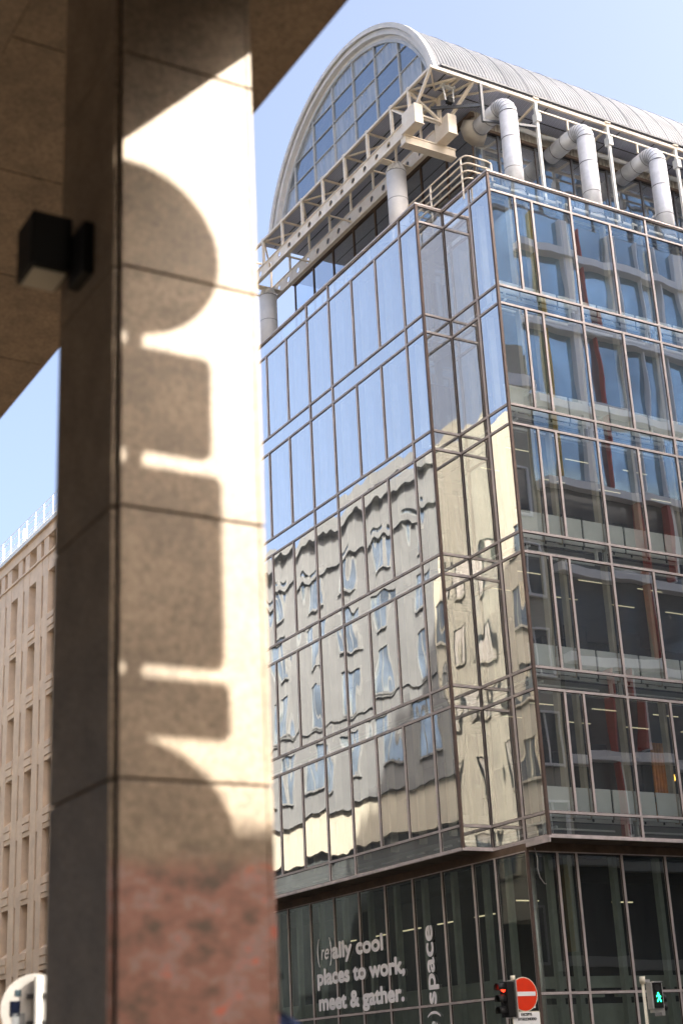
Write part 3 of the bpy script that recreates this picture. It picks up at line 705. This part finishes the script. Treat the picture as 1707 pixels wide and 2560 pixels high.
# ceiling of stone panels, laid with open joints
cb = MB(); ys = [CY-12*K]+[CY+(6.29+1.19*i)*K for i in range(-9, 12)]; xs = [CX+1.90*K, EDGE]
for i, (a_, b_) in enumerate(zip(ys[1:], ys[2:])):
    cb.box(xs[0], xs[1]-.03, a_+.007, b_-.007, SOF, SOF+.03)
cb.box(EDGE-.028, EDGE, ys[1], ys[-1], SOF+.012, SOF+.5)
cb.build('ceiling_panel', 'granite', A)
MB().box(CX-14, EDGE-.03, -45, 0, SOF+.03, SOF+.3).build('ceiling_slab', 'joint', A)
bm_ = MB(); bm_.box(CX+1.62*K, CX+1.88*K, ys[1], ys[-1], SOF-.05, SOF+.03); bm_.box(CX-12, CX+1.58*K, ys[1], ys[-1], SOF-.02, SOF+.03)
bm_.build('ceiling_beam', 'granite', A)
MB().box(-30, -19.2, -31.8, -31.5, -1.47, SOF).build('added_shade_wall', 'greystone', A)  # added behind the camera to cut skylight on the pillar
for y in (-38.0, -14.6+1.0, -4, 6, 16): MB().box(PX0, PX1, y, y+.75, -1.47, SOF).build('pillar', 'granite', A)
ub = MB(); ub.box(CX-14, EDGE-.035, -45, 28, SOF+.31, 30.2); ub.build('upper_wall', 'creamstone', A)
def far_windows(parent, plane, u0, u1, z0, nz, du, dz, w_, h_, gl='gS', sur='signwhite'):
    """window openings of the buildings opposite: frame, glass, deep reveal as a projecting surround"""
    fr = MB(); pa = MB()
    u = u0
    while u+w_ < u1:
        for i in range(nz):
            z = z0+i*dz
            pbox(fr, plane, u, u+w_, z-.10, z, 0, .14); pbox(fr, plane, u-.08, u, z-.1, z+h_+.08, 0, .10); pbox(fr, plane, u+w_, u+w_+.08, z-.1, z+h_+.08, 0, .10); pbox(fr, plane, u, u+w_, z+h_, z+h_+.08, 0, .12)
            pbox(fr, plane, u+w_/2-.03, u+w_/2+.03, z, z+h_, 0, .04, 0)
            pbox(pa, plane, u, u+w_, z, z+h_, .001, .012)
        u += du
    f = fr.build('window_surround', sur, parent, kind='stuff'); pa.build('pane', gl, parent, kind='stuff')
M['darkglass'] = mat('opposite_window', (.06, .08, .10), .03, 0, .2, .5, spec=1.0)
far_windows(A, ('x', EDGE-.035, 1), -39.6, 28, 8.2, 5, 3.0, 3.5, 1.3, 1.9, 'darkglass', 'creamstone')
W2 = thing('stone_office_opposite', 'grey stone office block across the avenue, seen mirrored in the glass', 'building', (-26, 50, -1.6))
MB().box(-36, -18.7, 28.05, 90, 13.0, 28.2).build('wall', 'greystone', W2)
MB().box(-36, -19.2, 28.05, 90, -1.47, 10.9).build('shop_front', 'core', W2)
MB().box(-36, -18.9, 28.05, 90, 10.91, 12.99).build('fascia', 'creamstone', W2)
MB().box(-36, -18.35, 28.05, 90, 28.2, 28.9).build('cornice', 'greystone', W2)
MB().box(-18.7, -18.5, 28.1, 90, 26.2, 26.5).box(-18.7, -18.6, 28.1, 90, 17.5, 17.7).build('string_course', 'greystone', W2)
far_windows(W2, ('x', -18.7, 1), 29.2, 88, 14.3, 4, 3.6, 3.4, 1.5, 2.3, 'skyglass', 'greystone')
# buildings across the side street (only seen as reflections), then two blocks added to cast shade
S1 = thing('cream_corner_house', 'cream stone corner house across the side street, seen mirrored in the glass', 'building', (7.5, -25, -1.6))
MB().box(3, 12, -40, -14, -1.47, 27.2).build('wall', 'creamstone', S1)
MB().box(4.5, 12.2, -38, -13.7, 25.2, 25.7).build('cornice', 'signwhite', S1)
far_windows(S1, ('y', -14, 1), 5.3, 12, 3.5, 6, 2.6, 3.3, 1.2, 1.9, 'darkglass'); far_windows(S1, ('x', 3, -1), -36, -15, 3.5, 6, 3.2, 3.3, 1.2, 1.9, 'darkglass')
S2 = thing('striped_glass_office', 'blue glass office with white bands and red fins, mirrored in the side street front', 'building', (35, -25, -1.6))
MB().box(12.3, 70, -40, -14.2, -1.47, 21.4).build('wall', 'darkglass', S2)
MB().box(12.3, 70, -40, -14.2, 21.41, 34).build('upper_wall', 'blueglass', S2)
mb = MB()
for i in range(9): mb.box(12.3, 70, -14.2, -13.75, 3.2+3.6*i, 3.55+3.6*i)
mb.build('band', 'signwhite', S2)
mr_ = MB(); my_ = MB(); mw_ = MB(); random.seed(3)
for i in range(34):
    x = 12.8+1.3*i+random.random()*.5; z = 3.7+3.6*(i % 5)
    (my_ if i % 5 == 0 else mr_).box(x, x+.10, -14.19, -13.8, z, z+3.1+3.6*(i % 2))
    (my_ if i % 7 == 0 else mr_ if i % 6 == 2 else mw_).box(x+.3, x+.38+(.35 if i % 5 == 1 else 0), -14.19, -13.95, 21.71, 33.9)
    mw_.box(x+.2, x+.3, -14.19, -13.9, z, z+3.1)
mr_.build('red_fin', 'crimson', S2); my_.build('yellow_fin', 'yellow', S2); mw_.build('white_fin', 'signwhite', S2)
T = thing('added_sun_blocker', 'tall blue glass tower added behind the camera to keep sun off the glass office', 'building', (75, -70, -1.6))  # added tower, blocks the sun from the glass office and its roof
MB().box(38, 115, -82, -60, -1.47, 98).build('wall', 'blueglass', T)
mb = MB()
for i in range(24): mb.box(38, 115, -60, -59.8, 2+4*i, 2.35+4*i)
for i in range(26): mb.box(38+3*i, 38.15+3*i, -60, -59.75, -1.4, 97.9)
mb.build('band', 'grey', T)
S3 = thing('added_shade_block', 'low flat roofed block added behind the camera to shade the foot of the pillar', 'building', (-6, -40, -1.6))  # added out of view; its roof edge shades the pillar's foot
MB().box(-14, 0, -46, -35, -1.47, 11.5).box(-14.3, .3, -46.3, -34.99, 11.5, 11.62).build('wall', 'greystone', S3)
far_windows(S3, ('y', -35, 1), -13, -1, .8, 3, 2.6, 3.4, 1.5, 2.0, 'darkglass')

# wall lamp on the inner face of the pillar
wl = thing('wall_lamp', 'black box shaped wall lamp with a pale downward lens on the pillar in the foreground', 'wall lamp', (PX0, -22.6, 3.6))
MB().box(PX0-.055, PX0, -22.76, -22.545, 3.66, 3.94).build('mounting_box', 'black', wl, bevel=.008)
MB().box(PX0-.26, PX0-.052, -22.60, -22.365, 3.735, 4.04).build('lamp_housing', 'black', wl, bevel=.012)
MB().box(PX0-.24, PX0-.075, -22.575, -22.39, 3.725, 3.734).build('lens', 'opal', wl)

# tall sign mast at the kerb whose shadow falls on the pillar
mast_off = Vector((1, -1.2, 1.067))*3.5
def mp_(u, z): return (PX0+u+mast_off.x, PY0+mast_off.y, z+mast_off.z)
ms = thing('sign_mast', 'tall mast of round and square plates, its shadow falling on the pillar', 'sign mast', (mp_(.06, 0)[0], mp_(0, 0)[1], -1.6))
def plate(poly, name='plate', th=.012):
    q = [(PX0+u+mast_off.x, z+mast_off.z) for u, z in poly]; yy = PY0+mast_off.y
    return MB().prism(q, 'y', yy-.02-th, yy-.02).build(name, 'galv', ms)
def rrect(u0, u1, z0, z1, r):
    out = []
    for cx, cz, s in ((u1-r, z1-r, 0), (u0+r, z1-r, 90), (u0+r, z0+r, 180), (u1-r, z0+r, 270)):
        for i in range(7): a = R(s+15*i); out.append((cx+r*math.cos(a), cz+r*math.sin(a)))
    return out
MB().tube([(mp_(.075, 0)[0], mp_(0, 0)[1]+.02, -1.47), (mp_(.075, 0)[0], mp_(0, 0)[1]+.02, 4.02+mast_off.z)], .034, 16).build('post', 'galv', ms)
plate([(max(-.07, .085+.462*math.cos(R(a))), 3.705+.458*math.sin(R(a))) for a in range(0, 360, 6) if .085+.462*math.cos(R(a)) > -.10], 'round_plate')
plate(rrect(-.07, .492, 2.668, 3.182, .05)); plate(rrect(-.07, .538, 1.688, 2.594, .05)); plate(rrect(-.07, .560, 1.38, 1.630, .045))
plate([(max(-.07, .05+.545*math.cos(R(a))), .86+.52*math.sin(R(a))) for a in range(0, 360, 6) if .05+.545*math.cos(R(a)) > -.10], 'round_plate')

# ================================================================== pink stone building down the avenue
PB = thing('tan_stone_building', 'tan stone office building with deep windows and roof railing, left of the pillar', 'office building', (0, 40, -1.6))
yb0, bay, nb = 32.69, 2.78, 7
Y0, Y1 = 27.6, yb0+bay*nb
sill = [21.35-3.06*i for i in range(8)]
wl_ = MB(); ZT = 25.05
gro = MB()
for j in range(nb):
    yy = yb0+bay*j
    # piers either side of the window and of the slot
    for (a_, b_) in ((yy-.62, yy), (yy+1.05, yy+1.72), (yy+1.98, yy+2.16)):
        wl_.box(-.0, .6, a_, b_, -1.4, 24.0)
    for i, s_ in enumerate(sill):
        top = s_+1.85
        # sloping sill and two ledges
        for (a_, b_) in ((yy, yy+1.05), (yy+1.72, yy+1.98)):
            nz = sill[i-1]-1.21+1.85-1.85 if i else 24.0
            wl_.box(.02, .6, a_, b_, s_-1.21, s_-.28)
            wl_.add([(.02, a_, s_-.28), (.02, b_, s_-.28), (.6, b_, s_-.28), (.6, a_, s_-.28), (.38, a_, s_), (.38, b_, s_), (.6, b_, s_), (.6, a_, s_)], [(0,1,2,3),(4,7,6,5),(0,4,5,1),(1,5,6,2),(2,6,7,3),(3,7,4,0)])
        wl_.box(-.04, .02, yy+.05, yy+1.0, s_-.60, s_-.32); wl_.box(-.04, .02, yy+.05, yy+1.0, s_-.98, s_-.68)
    for (a_, b_) in ((yy, yy+1.05), (yy+1.72, yy+1.98)): wl_.box(.02, .6, a_, b_, 23.2, 24.0)
    wl_.box(.0, .6, yy+2.16, yy+2.16, 0, .01)
wl_.box(.6, 14, Y0, Y1, -1.4, 25.0); wl_.box(.0, .6, Y0, yb0-.62, -1.4, 25.0)
wl_.box(-.08, .6, Y0, Y1, 24.0, 24.09)
for j in range(nb):
    yy = yb0+bay*j; wl_.box(.0, .6, yy-.62, yy, 24.09, 24.98); wl_.box(0, .6, yy+1.05, yy+1.72, 24.09, 24.98)
wl_.box(-.05, .6, Y0, Y1, 24.98, 25.45); wl_.box(-.2, .5, Y0, Y1, 25.45, 25.55)
wl_.build('wall', 'tan', PB)
MB().box(-.23, -.2, Y0, Y1, 25.44, 25.56).box(-.24, .4, Y0, Y1, 25.56, 25.62).build('coping', 'white', PB)
for j in range(nb):
    yy = yb0+bay*j
    for i, s_ in enumerate(sill[:7]):
        window(PB, ('x', .42, -1), yy, yy+1.05, s_, s_+1.85, 'gS', 'window', fw_=.04, frame='brown', g=0)
        MB().box(.44, .46, yy+.05, yy+.30, s_+.05, s_+1.8).build('pale_strip', 'signwhite', PB)  # white strip just inside the glass along one edge
    window(PB, ('x', .42, -1), yy, yy+1.05, 24.1, 24.97, 'gS', 'attic_window', fw_=.04, frame='brown', g=0)
    for i, s_ in enumerate(sill[:7]): gro.box(.45, .47, yy+1.72, yy+1.98, s_, s_+1.85)
gro.build('slot_panel', 'brown', PB)
rl = MB()
y = Y0+.4
while y < Y1: rl.bar((-.15, y, 25.6), (-.15, y, 26.2), .035, .03); rl.bar((-.15, y, 26.2), (-.15, y, 26.75), .03, .03); y += 1.27
for z in (25.75, 25.9, 26.05, 26.45, 26.75): rl.tube([(-.15, Y0, z), (-.15, Y1, z)], .016, 6)
rl.build('roof_railing', 'galv', PB)
MB().box(1.5, 6, 34, 37.5, 25.0, 26.3).box(2, 6, 41.5, 44.2, 25.0, 26.2).build('roof_plant', 'greystone', PB)
pm = MB(); 
for y in (43.6, 40.3): pm.box(-.05, .05, y, y+.08, 26.0, 26.6)
pm.build('roof_beacon', 'signwhite', PB)

# ================================================================== street furniture
ts = thing('traffic_signal', 'traffic light showing red, seen from the side, left of the no entry sign', 'traffic light', (-4.88, -4.66, -1.6))
MB().tube([(-4.80, -4.60, -1.6), (-4.80, -4.60, 1.60)], .036, 16).build('post', 'postcream', ts)
MB().tube([(-4.80, -4.60, 1.50), (-4.80, -4.60, 1.615)], .046, 16).build('post_cap', 'postcream', ts)
hd = MB(); hd.box(-5.10, -4.93, -4.80, -4.56, .86, 1.50); h_ = hd.build('signal_head', 'black', ts, bevel=.012)
MB().box(-4.925, -4.90, -4.84, -4.52, .84, 1.52).build('backing_board', 'galv', ts)
mb = MB(); mb.box(-4.92, -4.78, -4.64, -4.60, 1.50, 1.53); mb.box(-4.92, -4.78, -4.64, -4.60, .85, .88); mb.build('bracket', 'galv', ts)
for i, z in enumerate((1.39, 1.18, .97)):
    mb = MB(); n = 16; vs = []; fs = []
    for j in range(n+1):
        a = R(-25+230*j/n)
        for (x, r_) in ((-5.10, .092), (-5.26 if True else 0, .085)): vs.append((x, -4.68+r_*math.cos(a), z+r_*math.sin(a)))
        for (x, r_) in ((-5.26, .079), (-5.10, .086)): vs.append((x, -4.68+r_*math.cos(a), z+r_*math.sin(a)))
    for j in range(n):
        for q in range(4): fs.append((4*j+q, 4*j+(q+1) % 4, 4*j+4+(q+1) % 4, 4*j+4+q))
    mb.add(vs, fs, 0, True); hood = mb.build('visor', 'black', h_)
    MB().tube([(-5.135, -4.68, z), (-5.10, -4.68, z)], [.05, .08], 20).build('lens', 'greenred' if i == 0 else 'dark', h_)
# no entry sign, facing the side street
ns = thing('no_entry_sign', 'round red no entry sign with a white bar above a white exception plate', 'road sign', (-4.66, -4.75, -1.6))
cxs, czs, rs_ = -4.668, 1.263, .298
def disc(r, y0, y1, name, mt): return MB().tube([(cxs, y0, czs), (cxs, y1, czs)], r, 56, smooth=False).build(name, mt, ns)
disc(rs_+.016, -4.742, -4.730, 'rim', 'postcream'); disc(rs_, -4.747, -4.742, 'red_disc', 'red')
MB().box(cxs-.268, cxs+.262, -4.753, -4.747, czs-.032, czs+.082-.035).build('white_bar', 'signwhite', ns)
MB().prism([(cxs+u, z) for u, z in rrect(-.315, .325, .30, .955, .03)], 'y', -4.745, -4.73).build('exception_plate', 'postcream', ns)
MB().prism([(cxs+u, z) for u, z in rrect(-.30, .31, .315, .940, .025)], 'y', -4.75, -4.745).build('plate_face', 'signwhite', ns)
text('EXCEPTE', 'lettering', 'ink', ns, (cxs-.115, -4.752, .878), (1,0,0), (0,0,1), .068, .245, .0022)
text('UITGEZONDERD', 'lettering', 'ink', ns, (cxs-.20, -4.752, .795), (1,0,0), (0,0,1), .068, .43, .0022)
bk = MB()
for cx_ in (-.13, .15):
    pts = [(cxs+cx_+.095*math.cos(R(a)), -4.755, .52+.095*math.sin(R(a))) for a in range(0, 361, 20)]; bk.tube(pts, .009, 6, caps=False)
for a_, b_ in (((-.13, .52), (-.06, .66)), ((-.06, .66), (.10, .66)), ((.10, .66), (.15, .52)), ((-.13, .52), (.02, .52)), ((.02, .52), (.10, .66)), ((.02, .52), (-.06, .66)), ((-.10, .70), (-.02, .70)), ((.08, .72), (.14, .72)), ((.10, .66), (.09, .72)), ((-.06, .66), (-.06, .70))):
    bk.bar((cxs+a_[0], -4.755, a_[1]), (cxs+b_[0], -4.755, b_[1]), .012, .006)
bk.build('bicycle_symbol', 'ink', ns)
MB().tube([(cxs, -4.70, -1.6), (cxs, -4.70, 1.50)], .03, 14).build('post', 'galv', ns)
st_ = MB(); st_.box(-4.40, -4.32, -4.60, -4.59, 1.02, 1.20); tag(st_.build('sticker_plate', 'signwhite'), 'small white plate peeking out behind the right edge of the no entry sign', 'plate')
MB().box(-4.385, -4.35, -4.603, -4.600, 1.05, 1.10).build('sticker_print', 'ink', bpy.data.objects['sticker_plate'])
MB().box(-4.40, -4.64, -4.62, -4.60, 1.10, 1.13).build('clamp', 'galv', bpy.data.objects['sticker_plate'])
# pedestrian signal at the right
ps = thing('pedestrian_signal', 'pedestrian signal showing a green walking man on a cream post at the lower right', 'pedestrian signal', (-1.66, -4.66, -1.6))
MB().tube([(-1.66, -4.66, -1.6), (-1.66, -4.66, 1.42)], .032, 16).build('post', 'postcream', ps)
MB().tube([(-1.66, -4.66, 1.42), (-1.66, -4.66, 1.56)], .055, 16).build('post_cap', 'postcream', ps)
hd = MB(); hd.box(-1.63, -1.36, -4.86, -4.70, .92, 1.44); h_ = hd.build('signal_head', 'galv', ps, bevel=.015)
MB().box(-1.595, -1.375, -4.885, -4.861, .945, 1.425).build('screen', 'black', h_)
MB().box(-1.62, -1.37, -4.93, -4.86, 1.44, 1.452).build('visor', 'galv', h_)
mb = MB(); mx_, mz_ = -1.485, 1.145
mb.tube([(mx_-.006, -4.888, mz_+.078), (mx_-.006, -4.893, mz_+.078)], .017, 12)
for a_, b_, w_ in (((.0, .055), (.012, -.005), .034), ((.010, .0), (-.042, -.085), .020), ((.014, .0), (.052, -.085), .020), ((-.006, .055), (-.058, .012), .015), ((.006, .055), (.055, .008), .015)):
    mb.bar((mx_+a_[0], -4.890, mz_+a_[1]), (mx_+b_[0], -4.890, mz_+b_[1]), w_, .006, up=(0,1,0))
mb.build('walking_man', 'green', h_)
mb = MB(); mb.tube([(mx_-.01, -4.887, 1.33), (mx_-.01, -4.889, 1.33)], .07, 20); mb.build('lens', 'dark', h_)
sd = MB(); sd.box(-1.35, -1.26, -4.78, -4.56, .80, 1.42); s_h = sd.build('side_signal', 'galv', ps, bevel=.012)
for z in (1.14, .97):
    MB().tube([(-1.26, -4.67, z), (-1.14, -4.67, z-.01)], [.075, .068], 20).build('visor', 'black', s_h)
MB().box(-1.66, -1.5, -4.70, -4.66, 1.45, 1.50).build('bracket', 'galv', ps)
MB().box(-1.60, -1.38, -4.84, -4.72, .86, .919).build('junction_box', 'galv', ps)
# the back of a round sign at the lower left
bs = thing('round_sign', 'back of a round sign covered in stickers at the lower left corner', 'road sign', (-18.28, -16.46, -1.6))
def fr(dx, dy, z): # local frame of the sign: dx along its face
    e = Vector((math.cos(R(-22)), math.sin(R(-22)), 0)); n_ = Vector((e.y, -e.x, 0)); o_ = Vector((-18.285, -16.46, .62)); return o_+e*dx+n_*dy+Vector((0, 0, z))
MB().tube([fr(0, 0, 0), fr(0, -.012, 0)], .262, 48, smooth=False).build('disc', 'signback', bs)
MB().tube([fr(0, .004, 0), fr(0, -.016, 0)], .268, 48, smooth=False).build('rim', 'galv', bs)
MB().tube([fr(.03, .05, -2.22), fr(.03, .05, .24)], .033, 14).build('post', 'galv', bs)
mb = MB(); mb.bar(fr(-.06, .02, .09), fr(.10, .02, .09), .03, .04); mb.bar(fr(-.06, .02, -.12), fr(.10, .02, -.12), .03, .04); mb.build('clamp', 'dark', bs)
for (u, z, w_, h_, mt, nm) in ((-.13, .12, .05, .05, 'blueglass', 'sticker'), (-.15, .0, .08, .12, 'navy', 'sticker'), (-.12, -.08, .10, .09, 'greystone', 'sticker')):
    mb = MB(); mb.bar(fr(u-w_/2, .0065, z), fr(u+w_/2, .0065, z), .003, h_); mb.build(nm, mt, bs)

# a passer-by in a navy hood beside the pillar, only the top of the hood showing
def person():
    o_ = Vector((-18.95, -22.0, -1.535)); s = 1.0
    J = {'pel': (0, 0, .95), 'sp': (0, 0, 1.2), 'ch': (0, 0, 1.40), 'nk': (0, .01, 1.53), 'hd': (0, .02, 1.66), 'tp': (0, .02, 1.75),
         'sl': (-.19, 0, 1.45), 'el': (-.25, .02, 1.17), 'wl': (-.24, .12, .93), 'sr': (.19, 0, 1.45), 'er': (.25, .02, 1.17), 'wr': (.24, .12, .93),
         'hl': (-.10, 0, .90), 'kl': (-.11, .06, .50), 'al': (-.11, -.02, .09), 'fl': (-.12, .14, .04), 'hr': (.10, 0, .90), 'kr': (.11, -.02, .50), 'ar': (.11, -.10, .10), 'fr': (.12, .05, .04)}
    rad = {'pel': .15, 'sp': .14, 'ch': .17, 'nk': .07, 'hd': .11, 'tp': .085, 'sl': .08, 'el': .055, 'wl': .04, 'sr': .08, 'er': .055, 'wr': .04, 'hl': .11, 'kl': .075, 'al': .05, 'fl': .04, 'hr': .11, 'kr': .075, 'ar': .05, 'fr': .04}
    E = [('pel','sp'),('sp','ch'),('ch','nk'),('nk','hd'),('hd','tp'),('ch','sl'),('sl','el'),('el','wl'),('ch','sr'),('sr','er'),('er','wr'),('pel','hl'),('hl','kl'),('kl','al'),('al','fl'),('pel','hr'),('hr','kr'),('kr','ar'),('ar','fr')]
    def skin(J, rad, E, root, name, mt, parent=None):
        ks = list(J); me = bpy.data.meshes.new(name); me.from_pydata([Vector(J[k_]) for k_ in ks], [(ks.index(a), ks.index(b)) for a, b in E], [])
        o = bpy.data.objects.new(name, me); C.objects.link(o); sk = o.modifiers.new('skin', 'SKIN'); sk.use_smooth_shade = True
        for k_, d_ in zip(ks, me.skin_vertices[0].data): d_.radius = (rad[k_], rad[k_]); d_.use_root = (k_ == root)
        ss = o.modifiers.new('sub', 'SUBSURF'); ss.levels = 2; ss.render_levels = 2; me.materials.append(M[mt])
        if parent: o.parent = parent
        return o
    body = skin(J, rad, E, 'pel', 'person', 'skin'); body.location = o_
    tag(body, 'person in a navy hood beside the foreground pillar, only the hood in view', 'person')
    Jc = {k_: J[k_] for k_ in ('pel', 'sp', 'ch', 'nk', 'sl', 'el', 'wl', 'sr', 'er', 'wr')}
    Rc = {k_: rad[k_]+.022 for k_ in Jc}; skin(Jc, Rc, [e for e in E if e[0] in Jc and e[1] in Jc], 'ch', 'jacket', 'navy', body)
    Jl = {k_: J[k_] for k_ in ('pel', 'hl', 'kl', 'al', 'hr', 'kr', 'ar')}
    skin(Jl, {k_: rad[k_]+.018 for k_ in Jl}, [e for e in E if e[0] in Jl and e[1] in Jl], 'pel', 'trousers', 'dark', body)
    hood = MB(); n, mr = 24, 12; vs = []; fs = []
    for i in range(mr+1):
        th = math.pi*i/mr*.82
        for j in range(n):
            a = 2*math.pi*j/n; vs.append((.150*math.sin(th)*math.cos(a), -.005+.165*math.sin(th)*math.sin(a), 1.66+.16*math.cos(th)+.02*math.sin(th)*math.sin(a)))
    for i in range(mr):
        for j in range(n):
            if 3 < i < 10 and 4 <= j <= 7: continue      # the face opening
            fs.append((i*n+j, i*n+(j+1) % n, (i+1)*n+(j+1) % n, (i+1)*n+j))
    hood.add(vs, fs, 0, True); me = hood.build('hood', 'navy'); me.location = Vector((0, 0, me.location.z)); me.parent = body
    seam = MB(); seam.tube([(.0, -.005-.168*math.sin(R(a)), 1.66+.165*math.cos(R(a))) for a in range(-60, 130, 10)], .006, 6); q = seam.build('hood_seam', 'navy'); q.parent = body
    # five short fingers and a thumb on each hand
    for sx_ in (-1, 1):
        hm = MB(); w0 = Vector((sx_*.24, .12, .93)); hm.tube([w0, w0+Vector((0, .02, -.09))], [.03, .042], 10)
        for f_ in range(4):
            b0 = w0+Vector((sx_*.0, -.015+.02*f_, -.09)); L_ = (.07, .08, .078, .06)[f_]
            hm.tube([b0, b0+Vector((-sx_*.01, .005, -L_*.55)), b0+Vector((-sx_*.03, .008, -L_))], [.010, .009, .007], 8)
        hm.tube([w0+Vector((0, .035, -.03)), w0+Vector((-sx_*.01, .065, -.07)), w0+Vector((-sx_*.015, .07, -.10))], [.012, .011, .008], 8)
        q = hm.build('hand', 'skin'); q.parent = body
person()
